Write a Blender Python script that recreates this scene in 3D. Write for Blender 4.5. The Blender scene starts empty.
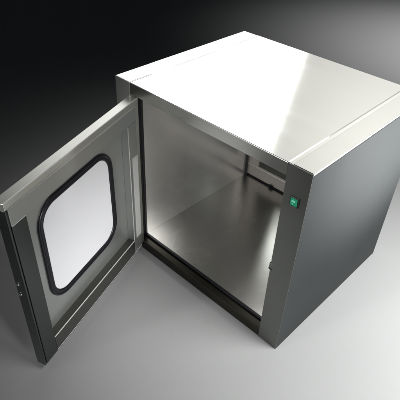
import bpy, bmesh, math, random
from mathutils import Vector, Matrix, Euler

S = 0.6                      # one drawing unit (the cabinet's height) is 0.6 m
C = bpy.context.scene.collection
sc = bpy.context.scene
R = math.radians

# ------------------------------------------------------------------ camera
cam = bpy.data.cameras.new('camera')
co = bpy.data.objects.new('camera', cam); C.objects.link(co)
co.location = Vector((1.76292, -1.29818, 1.96262)) * S
co.rotation_euler = (R(52.0233), R(-2.1301), R(44.1704))
cam.sensor_width = 36; cam.lens = 491.664 / 400 * 36
cam.clip_start = 0.01; cam.clip_end = 200
sc.camera = co

# ------------------------------------------------------------------ world and lamps
w = bpy.data.worlds.new('World'); sc.world = w; w.use_nodes = True
bg = w.node_tree.nodes['Background']
bg.inputs[0].default_value = (0.80, 0.90, 1.0, 1); bg.inputs[1].default_value = 0.012

def aim(o, loc, to):
    o.location = Vector(loc) * S
    o.rotation_euler = (Vector(to) - Vector(loc)).to_track_quat('-Z', 'Y').to_euler()

def softbox(name, loc, to, sx, sy, radiance, spread=180, col=(1, 1, 1)):
    l = bpy.data.lights.new(name, 'AREA'); l.shape = 'RECTANGLE'
    l.size = sx * S; l.size_y = sy * S
    l.energy = radiance * math.pi * l.size * l.size_y
    l.spread = R(spread); l.color = col
    o = bpy.data.objects.new(name, l); C.objects.link(o); aim(o, loc, to)
    return o

def spot(name, loc, to, energy, angle, blend=1.0, radius=0.2, col=(1, 1, 1)):
    l = bpy.data.lights.new(name, 'SPOT'); l.energy = energy
    l.spot_size = R(angle); l.spot_blend = blend; l.shadow_soft_size = radius * S; l.color = col
    o = bpy.data.objects.new(name, l); C.objects.link(o); aim(o, loc, to)
    return o

def polar(az, el, d, base=(0.5, 0.4, 1.0)):
    a, e = R(az), R(el)
    return (base[0] + d * math.cos(e) * math.cos(a), base[1] + d * math.cos(e) * math.sin(a), base[2] + d * math.sin(e))

# the big softbox behind, mirrored in the lid; a weaker one beside it
_o = softbox('softbox_back', polar(127.2, 24.5, 4.6), (0.55, 0.45, 1.0), 1.15, 2.3, 0.125, 42)
_o.rotation_euler = (_o.rotation_euler.to_matrix() @ Matrix.Rotation(R(-14), 3, 'Z')).to_euler()
for _az in (138.0, 148.5, 159.0, 168.0):
    softbox('softbox_back', polar(_az, 24.5, 4.6), (0.55, 0.45, 1.0), 1.05, 2.2, 0.125, 40)
softbox('softbox_side', polar(107.5, 30, 4.6), (0.5, 0.4, 1.0), 2.25, 2.5, 0.132, 60, (1, 0.985, 0.94))
# pool of light on the table, front right, and its weaker tail at the back
spot('floor_spot', (3.2, 0.9, 3.6), (2.35, 0.75, 0), 720, 60, 1.0, 1.2)
spot('floor_spot_far', (1.3, 4.7, 3.0), (0.5, 4.6, 0), 170, 84, 1.0, 0.4)
spot('table_spot', (-0.6, -2.6, 3.0), (0.0, -1.1, 0), 7, 60, 1.0, 0.4)  # added fill, out of view, for the table's front left
# added lights out of view, into the chamber, at the door and front frame
spot('chamber_spot', (-0.35, -3.6, 1.5), (0.66, 0.35, 0.42), 480, 13, 1.0, 0.5)
softbox('door_fill', (3.6, -0.6, 0.95), (0.20, -0.45, 0.24), 1.0, 1.0, 0.78, 20)
softbox('front_fill', (-0.3, -3.0, 2.3), (0.75, 0.0, 0.95), 0.8, 0.8, 0.9, 26)
# lamp behind the cabinet, shining in through the rear door's window
spot('rear_spot', polar(117, 38, 4.0, (0.80, 0.1, 0.06)), (0.80, 0.08, 0.06), 6.5, 16, 0.9, 0.12)
# added fill light under the chamber's ceiling, not a fitted lamp
softbox('chamber_fill', (0.62, 0.55, 0.925), (0.30, 0.60, 0.30), 0.2, 0.5, 7.0, 130)
# added low light, out of view, aimed up at the right side's top
spot('side_spot', (3.6, 1.6, 0.15), (1.1, 0.72, 1.06), 500, 33, 1.0, 0.2)

sc.view_settings.view_transform = 'Standard'; sc.view_settings.look = 'None'
sc.view_settings.exposure = 0; sc.view_settings.gamma = 1
sc.render.engine = 'CYCLES'

# ------------------------------------------------------------------ materials
def mat(name):
    m = bpy.data.materials.new(name); m.use_nodes = True
    nt = m.node_tree; b = nt.nodes['Principled BSDF']
    return m, nt, b

def steel(name, col, rough, brush=(1, 1, 60), metal=1.0, streak=0.05, aniso=0.0, smudge=0.5, bump=0.04, smap=(1, 1, 1), mott=0.09):
    m, nt, b = mat(name)
    N, L = nt.nodes, nt.links
    tc = N.new('ShaderNodeTexCoord')
    mp = N.new('ShaderNodeMapping'); mp.inputs['Scale'].default_value = tuple(v / S for v in brush)
    L.new(tc.outputs['Object'], mp.inputs[0])
    n1 = N.new('ShaderNodeTexNoise'); n1.inputs['Scale'].default_value = 6; n1.inputs['Detail'].default_value = 4
    L.new(mp.outputs[0], n1.inputs[0])
    n2 = N.new('ShaderNodeTexNoise'); n2.inputs['Scale'].default_value = 6; n2.inputs['Detail'].default_value = 1.5
    n2.inputs['Roughness'].default_value = 0.6; n2.inputs['Distortion'].default_value = 0.6
    mp2 = N.new('ShaderNodeMapping'); mp2.inputs['Scale'].default_value = smap
    L.new(tc.outputs['Object'], mp2.inputs[0]); L.new(mp2.outputs[0], n2.inputs[0])
    # roughness = rough + streak*(n1-.5)*2 + smudge
    a = N.new('ShaderNodeMath'); a.operation = 'MULTIPLY_ADD'; a.inputs[1].default_value = streak * 2; a.inputs[2].default_value = rough - streak
    L.new(n1.outputs['Fac'], a.inputs[0])
    c = N.new('ShaderNodeMath'); c.operation = 'MULTIPLY_ADD'; c.inputs[1].default_value = smudge * rough; 
    L.new(n2.outputs['Fac'], c.inputs[0])
    d = N.new('ShaderNodeMath'); d.operation = 'SUBTRACT'; d.inputs[1].default_value = smudge * rough * 0.5
    L.new(a.outputs[0], d.inputs[0]); L.new(d.outputs[0], c.inputs[2])
    L.new(c.outputs[0], b.inputs['Roughness'])
    mx = N.new('ShaderNodeMixRGB'); mx.blend_type = 'MIX'
    mx.inputs[1].default_value = (*[v * (1 - mott) for v in col], 1); mx.inputs[2].default_value = (*[min(1, v * (1 + mott)) for v in col], 1)
    e = N.new('ShaderNodeMath'); e.operation = 'MULTIPLY'; e.inputs[1].default_value = 0.85; L.new(n2.outputs['Fac'], e.inputs[0])
    e2 = N.new('ShaderNodeMath'); e2.operation = 'MULTIPLY_ADD'; e2.inputs[1].default_value = 0.15; L.new(n1.outputs['Fac'], e2.inputs[0]); L.new(e.outputs[0], e2.inputs[2])
    L.new(e2.outputs[0], mx.inputs[0]); L.new(mx.outputs[0], b.inputs['Base Color'])
    b.inputs['Metallic'].default_value = metal
    b.inputs['Anisotropic'].default_value = aniso
    if bump:
        bp = N.new('ShaderNodeBump'); bp.inputs['Strength'].default_value = bump; bp.inputs['Distance'].default_value = 0.0015
        L.new(n1.outputs['Fac'], bp.inputs['Height']); L.new(bp.outputs[0], b.inputs['Normal'])
    return m

def plain(name, col, rough, metal=0.0, noise=0.1, scale=40, bump=0.0, coat=0):
    m, nt, b = mat(name)
    N, L = nt.nodes, nt.links
    tc = N.new('ShaderNodeTexCoord'); n = N.new('ShaderNodeTexNoise')
    n.inputs['Scale'].default_value = scale; n.inputs['Detail'].default_value = 4
    L.new(tc.outputs['Object'], n.inputs[0])
    mx = N.new('ShaderNodeMixRGB')
    mx.inputs[1].default_value = (*[v * (1 - noise) for v in col], 1); mx.inputs[2].default_value = (*[min(1, v * (1 + noise)) for v in col], 1)
    L.new(n.outputs['Fac'], mx.inputs[0]); L.new(mx.outputs[0], b.inputs['Base Color'])
    b.inputs['Roughness'].default_value = rough; b.inputs['Metallic'].default_value = metal
    b.inputs['Coat Weight'].default_value = coat
    if bump:
        bp = N.new('ShaderNodeBump'); bp.inputs['Strength'].default_value = bump; bp.inputs['Distance'].default_value = 0.002
        L.new(n.outputs['Fac'], bp.inputs['Height']); L.new(bp.outputs[0], b.inputs['Normal'])
    return m

M = {}
M['lid'] = steel('lid_steel', (0.74, 0.75, 0.72), 0.11, (60, 1, 1), streak=0.02, smudge=0.7, bump=0.008, smap=(0.5, 2, 1), mott=0.05)
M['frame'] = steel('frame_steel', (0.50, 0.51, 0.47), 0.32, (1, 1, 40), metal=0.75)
M['frame_h'] = steel('frame_steel_lengthwise', (0.44, 0.44, 0.41), 0.30, (1, 40, 40))
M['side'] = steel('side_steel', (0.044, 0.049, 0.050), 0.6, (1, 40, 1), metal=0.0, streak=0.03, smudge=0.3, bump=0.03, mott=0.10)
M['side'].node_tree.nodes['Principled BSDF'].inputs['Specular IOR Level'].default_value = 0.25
M['inner'] = steel('chamber_steel', (0.74, 0.74, 0.725), 0.22, (1, 8, 1), metal=0.78, streak=0.0, smudge=0.35, bump=0.0, smap=(1, 3.0, 0.3), mott=0.05)
M['inner_floor'] = steel('chamber_floor_steel', (0.53, 0.515, 0.485), 0.27, (8, 1, 1), metal=1.0, streak=0.0, smudge=0.25, bump=0.0, smap=(2, 0.6, 1), mott=0.04)
M['door'] = steel('door_steel', (0.54, 0.555, 0.535), 0.32, (1, 1, 12), metal=0.82, streak=0.01, smudge=0.6, bump=0.0, mott=0.14)
M['door_h'] = steel('door_steel_lengthwise', (0.56, 0.57, 0.55), 0.32, (1, 12, 12), metal=0.82, streak=0.01, smudge=0.6, bump=0.0, mott=0.14)
M['steel_darkened'] = steel('darkened_steel', (0.14, 0.145, 0.135), 0.36, (1, 1, 40), metal=0.7, smudge=0.8)  # steel darkened in colour for the right stile's dark reflections
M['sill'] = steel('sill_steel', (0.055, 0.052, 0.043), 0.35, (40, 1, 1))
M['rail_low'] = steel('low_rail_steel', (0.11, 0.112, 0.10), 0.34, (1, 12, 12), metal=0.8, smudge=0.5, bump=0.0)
M['stile_glint'] = steel('stile_glint_pale', (0.84, 0.84, 0.82), 0.30, (1, 1, 1), metal=0.4, streak=0.0, smudge=0.3, bump=0.0)  # pale colour standing in for the reflection on the hinge stile
M['rear_rail'] = steel('rear_rail_steel', (0.72, 0.67, 0.63), 0.35, (12, 1, 1), metal=0.5, bump=0.0)
M['lip'] = steel('lip_steel', (0.74, 0.74, 0.69), 0.38, (1, 1, 1), metal=0.97, streak=0.02, smudge=0.3, bump=0.0)
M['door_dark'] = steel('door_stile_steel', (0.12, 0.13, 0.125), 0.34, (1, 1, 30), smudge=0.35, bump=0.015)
M['rubber'] = plain('black_rubber', (0.008, 0.008, 0.012), 0.32, noise=0.3)
M['pane'] = plain('frosted_pane', (0.90, 0.90, 0.92), 0.35, noise=0.02, scale=5)
M['bezel'] = plain('switch_bezel', (0.012, 0.02, 0.018), 0.35)
M['green'] = plain('green_button', (0.01, 0.30, 0.16), 0.3, noise=0.3, scale=200, coat=0.5)
M['mint'] = plain('switch_mark', (0.25, 0.75, 0.55), 0.4)
M['edge_glint'] = steel('painted_edge_glint', (0.9, 0.9, 0.88), 0.55, (1, 30, 1), metal=0.5)  # pale colour that paints in the highlights along edges
M['chrome'] = steel('bright_screw_steel', (0.75, 0.75, 0.72), 0.15, (1, 1, 1))
M['glass'], nt, _b = mat('clear_glass')
_t = nt.nodes.new('ShaderNodeBsdfTransparent'); _g = nt.nodes.new('ShaderNodeBsdfGlossy'); _m = nt.nodes.new('ShaderNodeMixShader')
_t.inputs[0].default_value = (0.9, 0.93, 0.92, 1); _g.inputs['Roughness'].default_value = 0.05; _m.inputs[0].default_value = 0.08
nt.links.new(_t.outputs[0], _m.inputs[1]); nt.links.new(_g.outputs[0], _m.inputs[2]); nt.links.new(_m.outputs[0], nt.nodes['Material Output'].inputs[0])
M['floor'] = plain('table_paper', (0.42, 0.425, 0.42), 0.8, noise=0.015, scale=60, bump=0.02)

M['floor'].node_tree.nodes['Principled BSDF'].inputs['Specular IOR Level'].default_value = 0.05

# ------------------------------------------------------------------ mesh helpers
def bx(bm, a, b, bev=0.0, seg=2, xf=None):
    """a bevelled box between corners a and b (drawing units)"""
    t = bmesh.new()
    bmesh.ops.create_cube(t, size=1)
    a, b = Vector(a), Vector(b)
    for v in t.verts:
        v.co = Vector([(a[i] + b[i]) / 2 + v.co[i] * (b[i] - a[i]) for i in range(3)])
    if bev:
        bmesh.ops.bevel(t, geom=t.edges[:], offset=bev, segments=seg, profile=0.5, affect='EDGES', clamp_overlap=True)
    for v in t.verts:
        v.co = (xf @ v.co if xf else v.co) * S
    me = bpy.data.meshes.new('tmp'); t.to_mesh(me); t.free()
    bm.from_mesh(me); bpy.data.meshes.remove(me)
    return bm


def obj(name, bm, m, parent=None, label=None, smooth=False):
    me = bpy.data.meshes.new(name); bmesh.ops.recalc_face_normals(bm, faces=bm.faces); bm.to_mesh(me); bm.free()
    me.materials.append(m)
    if smooth:
        for p in me.polygons: p.use_smooth = True
    o = bpy.data.objects.new(name, me); C.objects.link(o)
    if parent: o.parent = parent
    if label: o['label'] = label
    return o

def nb(): return bmesh.new()

def rrect(cx, cz, w, h, r, n=10):
    """outline of a rounded rectangle, counter-clockwise"""
    pts = []
    for (sx, sz, a0) in ((1, 1, 0), (-1, 1, 90), (-1, -1, 180), (1, -1, 270)):
        for k in range(n + 1):
            a = R(a0 + 90 * k / n)
            pts.append((cx + sx * (w / 2 - r) + r * math.cos(a), cz + sz * (h / 2 - r) + r * math.sin(a)))
    return pts

# ------------------------------------------------------------------ setting
def make_floor():
    bm = nb()
    bmesh.ops.create_grid(bm, x_segments=2, y_segments=2, size=40)
    o = obj('floor', bm, M['floor']); o.location.z = -0.002
    o['kind'] = 'structure'
make_floor()

# ------------------------------------------------------------------ the pass box
W, D, H = 1.100, 0.935, 1.0
box = bpy.data.objects.new('pass_box', None); C.objects.link(box); box.empty_display_size = 0.1
box['label'] = 'stainless steel pass box with its square windowed door swung open'
box['category'] = 'pass box'

SL, SR = 0.105, 0.993        # inner edges of the stiles
ZB, ZT = 0.057, 0.942        # sill top, header underside
b = 0.0035

# outer skin
bm = nb(); bx(bm, (SL + .0015, 0.002, H - .012), (SR - .0015, D, H), .001)
obj('top_panel', bm, M['lid'], box)
for s in (0, 1):
    bm = nb()
    if s: 
        bx(bm, (SR + .0015, 0.002, H - .012), (W, D, H), .0042, 3)
        bx(bm, (W - .012, 0.002, 0.0), (W - .0008, D, H - .004), .002)
    else:
        bx(bm, (0, 0.002, H - .012), (SL - .0015, D, H), .0042, 3)
        bx(bm, (.0008, 0.002, 0.0), (.012, D, H - .004), .002)
    obj('side_panel', bm, M['lid'] if not s else M['lid'], box) if not s else None
    if s:
        bm.free(); bm = nb(); bx(bm, (SR + .0015, 0.002, H - .012), (W, D, H), .0042, 3)
        obj('top_flange', bm, M['lid'], box)
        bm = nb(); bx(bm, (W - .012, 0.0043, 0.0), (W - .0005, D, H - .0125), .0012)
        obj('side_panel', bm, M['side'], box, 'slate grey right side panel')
bm = nb(); bx(bm, (.0125, D - .012, 0.0), (SL + .03, D - .001, H - .0125)); bx(bm, (SR - .02, D - .012, 0), (W - .0125, D - .001, H - .0125))
bx(bm, (SL + .03, D - .012, ZT), (SR - .02, D - .001, H - .0125)); bx(bm, (SL + .03, D - .012, 0), (SR - .02, D - .001, ZB))
obj('back_panel', bm, M['side'], box)
bm = nb(); bx(bm, (.0125, 0.06, 0.0), (W - .0125, D - .0125, 0.01)); obj('bottom_panel', bm, M['side'], box)

# raised strips on the seams; the right edge's pale colour is its painted highlight
bm = nb()                    # chamfered overlap: its slope faces the big softbox
prof = [(SR - .0030, H - .004), (SR - .0030, H + .0003), (SR + .0045, H + .0014), (SR + .0200, H + .0003), (SR + .0200, H - .004)]
ends = [[bm.verts.new(Vector((px, y, pz)) * S) for px, pz in prof] for y in (.003, D - .0005)]
bm.faces.new(ends[0]); bm.faces.new(ends[1][::-1])
for j in range(5): bm.faces.new((ends[0][j], ends[0][(j + 1) % 5], ends[1][(j + 1) % 5], ends[1][j]))
obj('overlap_seam', bm, M['lid'], box)
bm = nb(); bx(bm, (SL - .0025, 0.003, H - .006), (SL + .0025, D - .0005, H + .0009), .001, 2); obj('raised_strip', bm, M['lid'], box)
bm = nb(); bx(bm, (W - .0052, 0.004, H - .006), (W + .0008, D - .001, H + .0008), .002, 3); obj('raised_strip', bm, M['edge_glint'], box)
# front frame
bm = nb(); bx(bm, (0, 0, 0), (SL - .0008, .05, H - .0005), .0025); obj('stile', bm, M['frame'], box)
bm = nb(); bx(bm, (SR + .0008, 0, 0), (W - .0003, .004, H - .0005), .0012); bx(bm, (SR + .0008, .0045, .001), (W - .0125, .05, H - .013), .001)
rs = obj('stile', bm, M['steel_darkened'], box)
bm = nb(); bx(bm, (SL, .0008, ZT), (SR, .05, H - .0008), .0025); obj('header', bm, M['frame_h'], box)
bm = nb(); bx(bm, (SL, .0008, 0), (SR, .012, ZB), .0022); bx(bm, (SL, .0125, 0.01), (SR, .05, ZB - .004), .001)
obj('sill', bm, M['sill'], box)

# chamber
x0, x1, y0, y1, z0, z1 = 0.122, 0.978, 0.052, 0.95, 0.060, 0.935
bm = nb(); bx(bm, (x0 - .006, y0, z0), (x0, y1, z1)); obj('chamber_wall', bm, M['inner'], box)
bm = nb(); bx(bm, (x1, y0, z0), (x1 + .006, y1, z1)); obj('chamber_wall', bm, M['inner'], box)
bm = nb(); bx(bm, (x0 - .006, y0, z1 + .0005), (x1 + .006, y1, z1 + .006)); obj('chamber_ceiling', bm, M['inner'], box)
bm = nb(); bx(bm, (x0 - .006, y0, z0 - .006), (x1 + .006, y1, z0 - .0005)); obj('chamber_floor', bm, M['inner_floor'], box)
# door seal round the opening
bm = nb()
g = .016
for a, c in (((x0 - .014, z0 - .006), (x0 + .003, z1 + .004)), ((x1 - .003, z0 - .006), (x1 + .014, z1 + .004)),
             ((x0 + .003, z0 - .006), (x1 - .003, z0 + .006)), ((x0 + .003, z1 - .004), (x1 - .003, z1 + .006))):
    bx(bm, (a[0], y0 - .010, a[1]), (c[0], y0 + .006, c[1]), .003)
obj('door_seal', bm, M['rubber'], box)

# rear door closing the far side of the chamber
wx0, wx1, wz0, wz1 = .38, .72, .22, .832
rd = nb()
for a, c in (((x0 - .01, z0 - .01), (wx0, z1 + .01)), ((wx1, z0 - .01), (x1 + .01, z1 + .01)), ((wx0 + .0002, z0 - .01), (wx1 - .0002, wz0)), ((wx0 + .0002, wz1), (wx1 - .0002, z1 + .01))):
    bx(rd, (a[0], y1 + .012, a[1]), (c[0], y1 + .035, c[1]))
rear = obj('rear_door', rd, M['steel_darkened'], box)
rr = .080
for a, c in (((x0 + .008, z0 + .012), (x1 - .008, z0 + .012 + rr)), ((x0 + .008, z1 - .083), (x1 - .008, z1 - .006)),
             ((x0 + .008, z0 + .014 + rr), (x0 + .088, z1 - .085)), ((x1 - .07, z0 + .014 + rr), (x1 - .008, z1 - .085))):
    bm = nb(); bx(bm, (a[0], y1 - .012, a[1]), (c[0], y1 + .0115, c[1]), .003); obj('rail' if c[0] - a[0] > .3 else 'stile', bm, M['rear_rail'], rear)
bm = nb(); bx(bm, (wx0 + .0004, y1 + .020, wz0 + .0004), (wx1 - .0004, y1 + .026, wz1 - .0004)); obj('window_pane', bm, M['glass'], rear)
bm = nb()
for a, c in (((wx0 - .02, wz0 - .02), (wx0, wz1 + .02)), ((wx1, wz0 - .02), (wx1 + .02, wz1 + .02)), ((wx0, wz0 - .02), (wx1, wz0)), ((wx0, wz1), (wx1, wz1 + .02))):
    bx(bm, (a[0], y1 + .004, a[1]), (c[0], y1 + .0125, c[1]), .002)
obj('window_gasket', bm, M['rubber'], rear)
bm = nb(); bx(bm, (x0 + .01, y1 - .0135, z0 + .0895), (x1 - .01, y1 - .008, z0 + .0935), .001); obj('glint_strip', bm, M['edge_glint'], rear)  # pale strip painted as the highlight on the rail's top edge
bm = nb(); bx(bm, (x0 + .205, y1 - .022, z0 + .002), (x0 + .235, y1 - .0125, z0 + .022), .002); obj('latch', bm, M['rubber'], rear)
bm = nb(); bx(bm, (x0, y1 - .014, z0), (x1, y1 + .008, z0 + .0115), .002); obj('door_seal', bm, M['rubber'], rear)

# lit push switch on the right stile
bm = nb(); bx(bm, (1.0285, -.006, .8320), (1.0685, .002, .8750), .0025); sw = obj('switch', bm, M['bezel'], box, 'green push switch in a black bezel')
bm = nb(); bx(bm, (1.0340, -.0095, .8375), (1.0635, -.005, .8700), .0025, 3); bt = obj('button', bm, M['green'], sw)
bm = nb(); bx(bm, (1.0400, -.0102, .8550), (1.0560, -.0094, .8630)); bx(bm, (1.0430, -.0102, .8445), (1.0470, -.0094, .8510)); obj('button_mark', bm, M['mint'], bt)
# catch on the inner edge of the right stile
bm = nb(); bx(bm, (SR - .006, -.001, .462), (SR + .012, .02, .492), .002); ct = obj('catch_plate', bm, M['steel_darkened'], box)
bm = nb(); bx(bm, (SR - .006, -.0025, .458), (SR + .012, .006, .4645), .001); obj('catch_slot', bm, M['rubber'], ct)

# ------------------------------------------------------------------ the open door (child of the pass box)
TH = 69.945
hx, hy, zt, zb, dw, dt = 0.10637, -0.00448, 0.9386, 0.0325, 0.8840, 0.0473
xf = Matrix.Translation((hx, hy, 0)) @ Matrix.Rotation(R(-TH), 4, 'Z')     # local: x along the door, y = thickness (inner face at dt), z up
MW = 0.104
MF = 0.084                   # width of the stile on the free side
door = nb(); bx(door, (.004, 0.0, zb + .004), (dw - .004, .004, zt - .004), .001, xf=xf)
door = obj('door', door, M['door'], box, 'open front door with rounded window')
def dpart(name, boxes, m, parent=door, label=None, bev=.002):
    bm = nb()
    for a, c in boxes: bx(bm, a, c, bev, xf=xf)
    return obj(name, bm, m, parent, label)
LP, LF = .0315, .010
# folded outer lip all the way round, slightly below the frame's face
dpart('door_lip', [((0, -.001, zt - LP), (dw, dt - .003, zt))], M['lip'], bev=.0025)
dpart('door_lip', [((0, -.001, zb), (dw, dt - .003, zb + .012))], M['door_dark'], bev=.0025)  # bottom lip coloured dark for its shaded side
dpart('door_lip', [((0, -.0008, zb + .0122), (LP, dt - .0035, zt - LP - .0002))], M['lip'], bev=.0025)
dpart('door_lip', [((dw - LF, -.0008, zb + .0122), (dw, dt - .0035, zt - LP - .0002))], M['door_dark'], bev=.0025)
dpart('rail', [((LP + .0004, .004, zt - MW), (dw - LF - .0004, dt, zt - LP - .0006))], M['door_h'])
br = dpart('rail', [((MW + .0004, .004, zb + .0128), (dw - MF - .0004, dt + .0006, zb + .102))], M['rail_low'], label='lower door rail with two painted edge highlights')
hs = dpart('stile', [((LP + .0004, .004, zb + .013), (MW, dt, zt - MW - .001))], M['door'])
dpart('hinge_glint', [((LP + .003, dt - .002, zb + .106), (MW - .022, dt + .0025, .650))], M['stile_glint'], hs, label='pale strip painted for the reflection on the hinge stile', bev=.0015)  # added strip; its pale colour is the stile's bright reflection
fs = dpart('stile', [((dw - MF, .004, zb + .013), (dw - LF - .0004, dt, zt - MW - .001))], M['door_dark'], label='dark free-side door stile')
dpart('door_panel', [((MW + .001, .0045, zb + .1025), (dw - MF - .001, .0075, zt - MW - .001))], M['door'], bev=0)
# pale strips painting in the highlights of the folded edges
def edge(a, c, parent): dpart('glint_strip', [(a, c)], M['edge_glint'], parent, bev=.001)
edge((MW + .001, dt - .003, zb + .0995), (dw - MF - .001, dt + .0014, zb + .1032), br)
edge((LP, dt - .004, zb + .0115), (dw - MF - .001, dt + .0010, zb + .0150), br)
edge((.001, dt - .006, zt - .0032), (dw - .001, dt - .0022, zt + .0006), door)
edge((LP, dt - .004, zt - LP - .0010), (dw - LF, dt + .0008, zt - LP + .0012), door)
edge((MW - .0010, dt - .004, zb + .104), (MW + .0012, dt + .0008, zt - MW - .002), hs)
edge((dw - MF, dt - .004, zt - MW - .0022), (dw - LF - .002, dt + .0010, zt - MW + .0008), fs)

# window: rubber ring swept round a rounded rectangle, pane inside
wc, wz, ww, wh = 0.467, 0.5185, 0.528, 0.537
def ring(cx, cz, w, h, r, prof, n=12):
    """prof: list of (inset, height) closed; sweep round the rounded rectangle"""
    bm = nb(); loops = []
    for (ins, y) in prof:
        pts = rrect(cx, cz, w - 2 * ins, h - 2 * ins, max(r - ins, .02), n)
        loops.append([bm.verts.new((xf @ Vector((px, y, pz))) * S) for px, pz in pts])
    k = len(loops)
    for i in range(k):
        A, B = loops[i], loops[(i + 1) % k]
        for j in range(len(A)):
            bm.faces.new((A[j], A[(j + 1) % len(A)], B[(j + 1) % len(A)], B[j]))
    return bm
yb = .0076
prof = [(0, yb), (.001, yb + .006), (.005, yb + .0095), (.010, yb + .0095), (.013, yb + .0065), (.016, yb + .006), (.019, yb + .009), (.026, yb + .009), (.031, yb + .006), (.033, yb)]
obj('window_gasket', ring(wc, wz, ww, wh, .115, prof), M['rubber'], door, smooth=True)
bm = nb(); pts = rrect(wc, wz, ww - .05, wh - .05, .09, 12)
f0 = [bm.verts.new((xf @ Vector((px, yb + .003, pz))) * S) for px, pz in pts]; f1 = [bm.verts.new((xf @ Vector((px, yb, pz))) * S) for px, pz in pts]
bm.faces.new(f0); bm.faces.new(f1[::-1])
for j in range(len(f0)): bm.faces.new((f0[j], f0[(j + 1) % len(f0)], f1[(j + 1) % len(f0)], f1[j]))
obj('window_pane', bm, M['pane'], door, 'rounded white window pane')
# latch screws on the free edge
for z in (.485, .540):
    bm = nb()
    bmesh.ops.create_cone(bm, cap_ends=True, segments=20, radius1=.009 * S, radius2=.006 * S, depth=.008 * S,
                          matrix=Matrix.Scale(S, 4) @ xf @ Matrix.Translation((dw, .012, z)) @ Matrix.Rotation(R(90), 4, 'Y') @ Matrix.Scale(1 / S, 4))
    obj('screw', bm, M['chrome'], door)
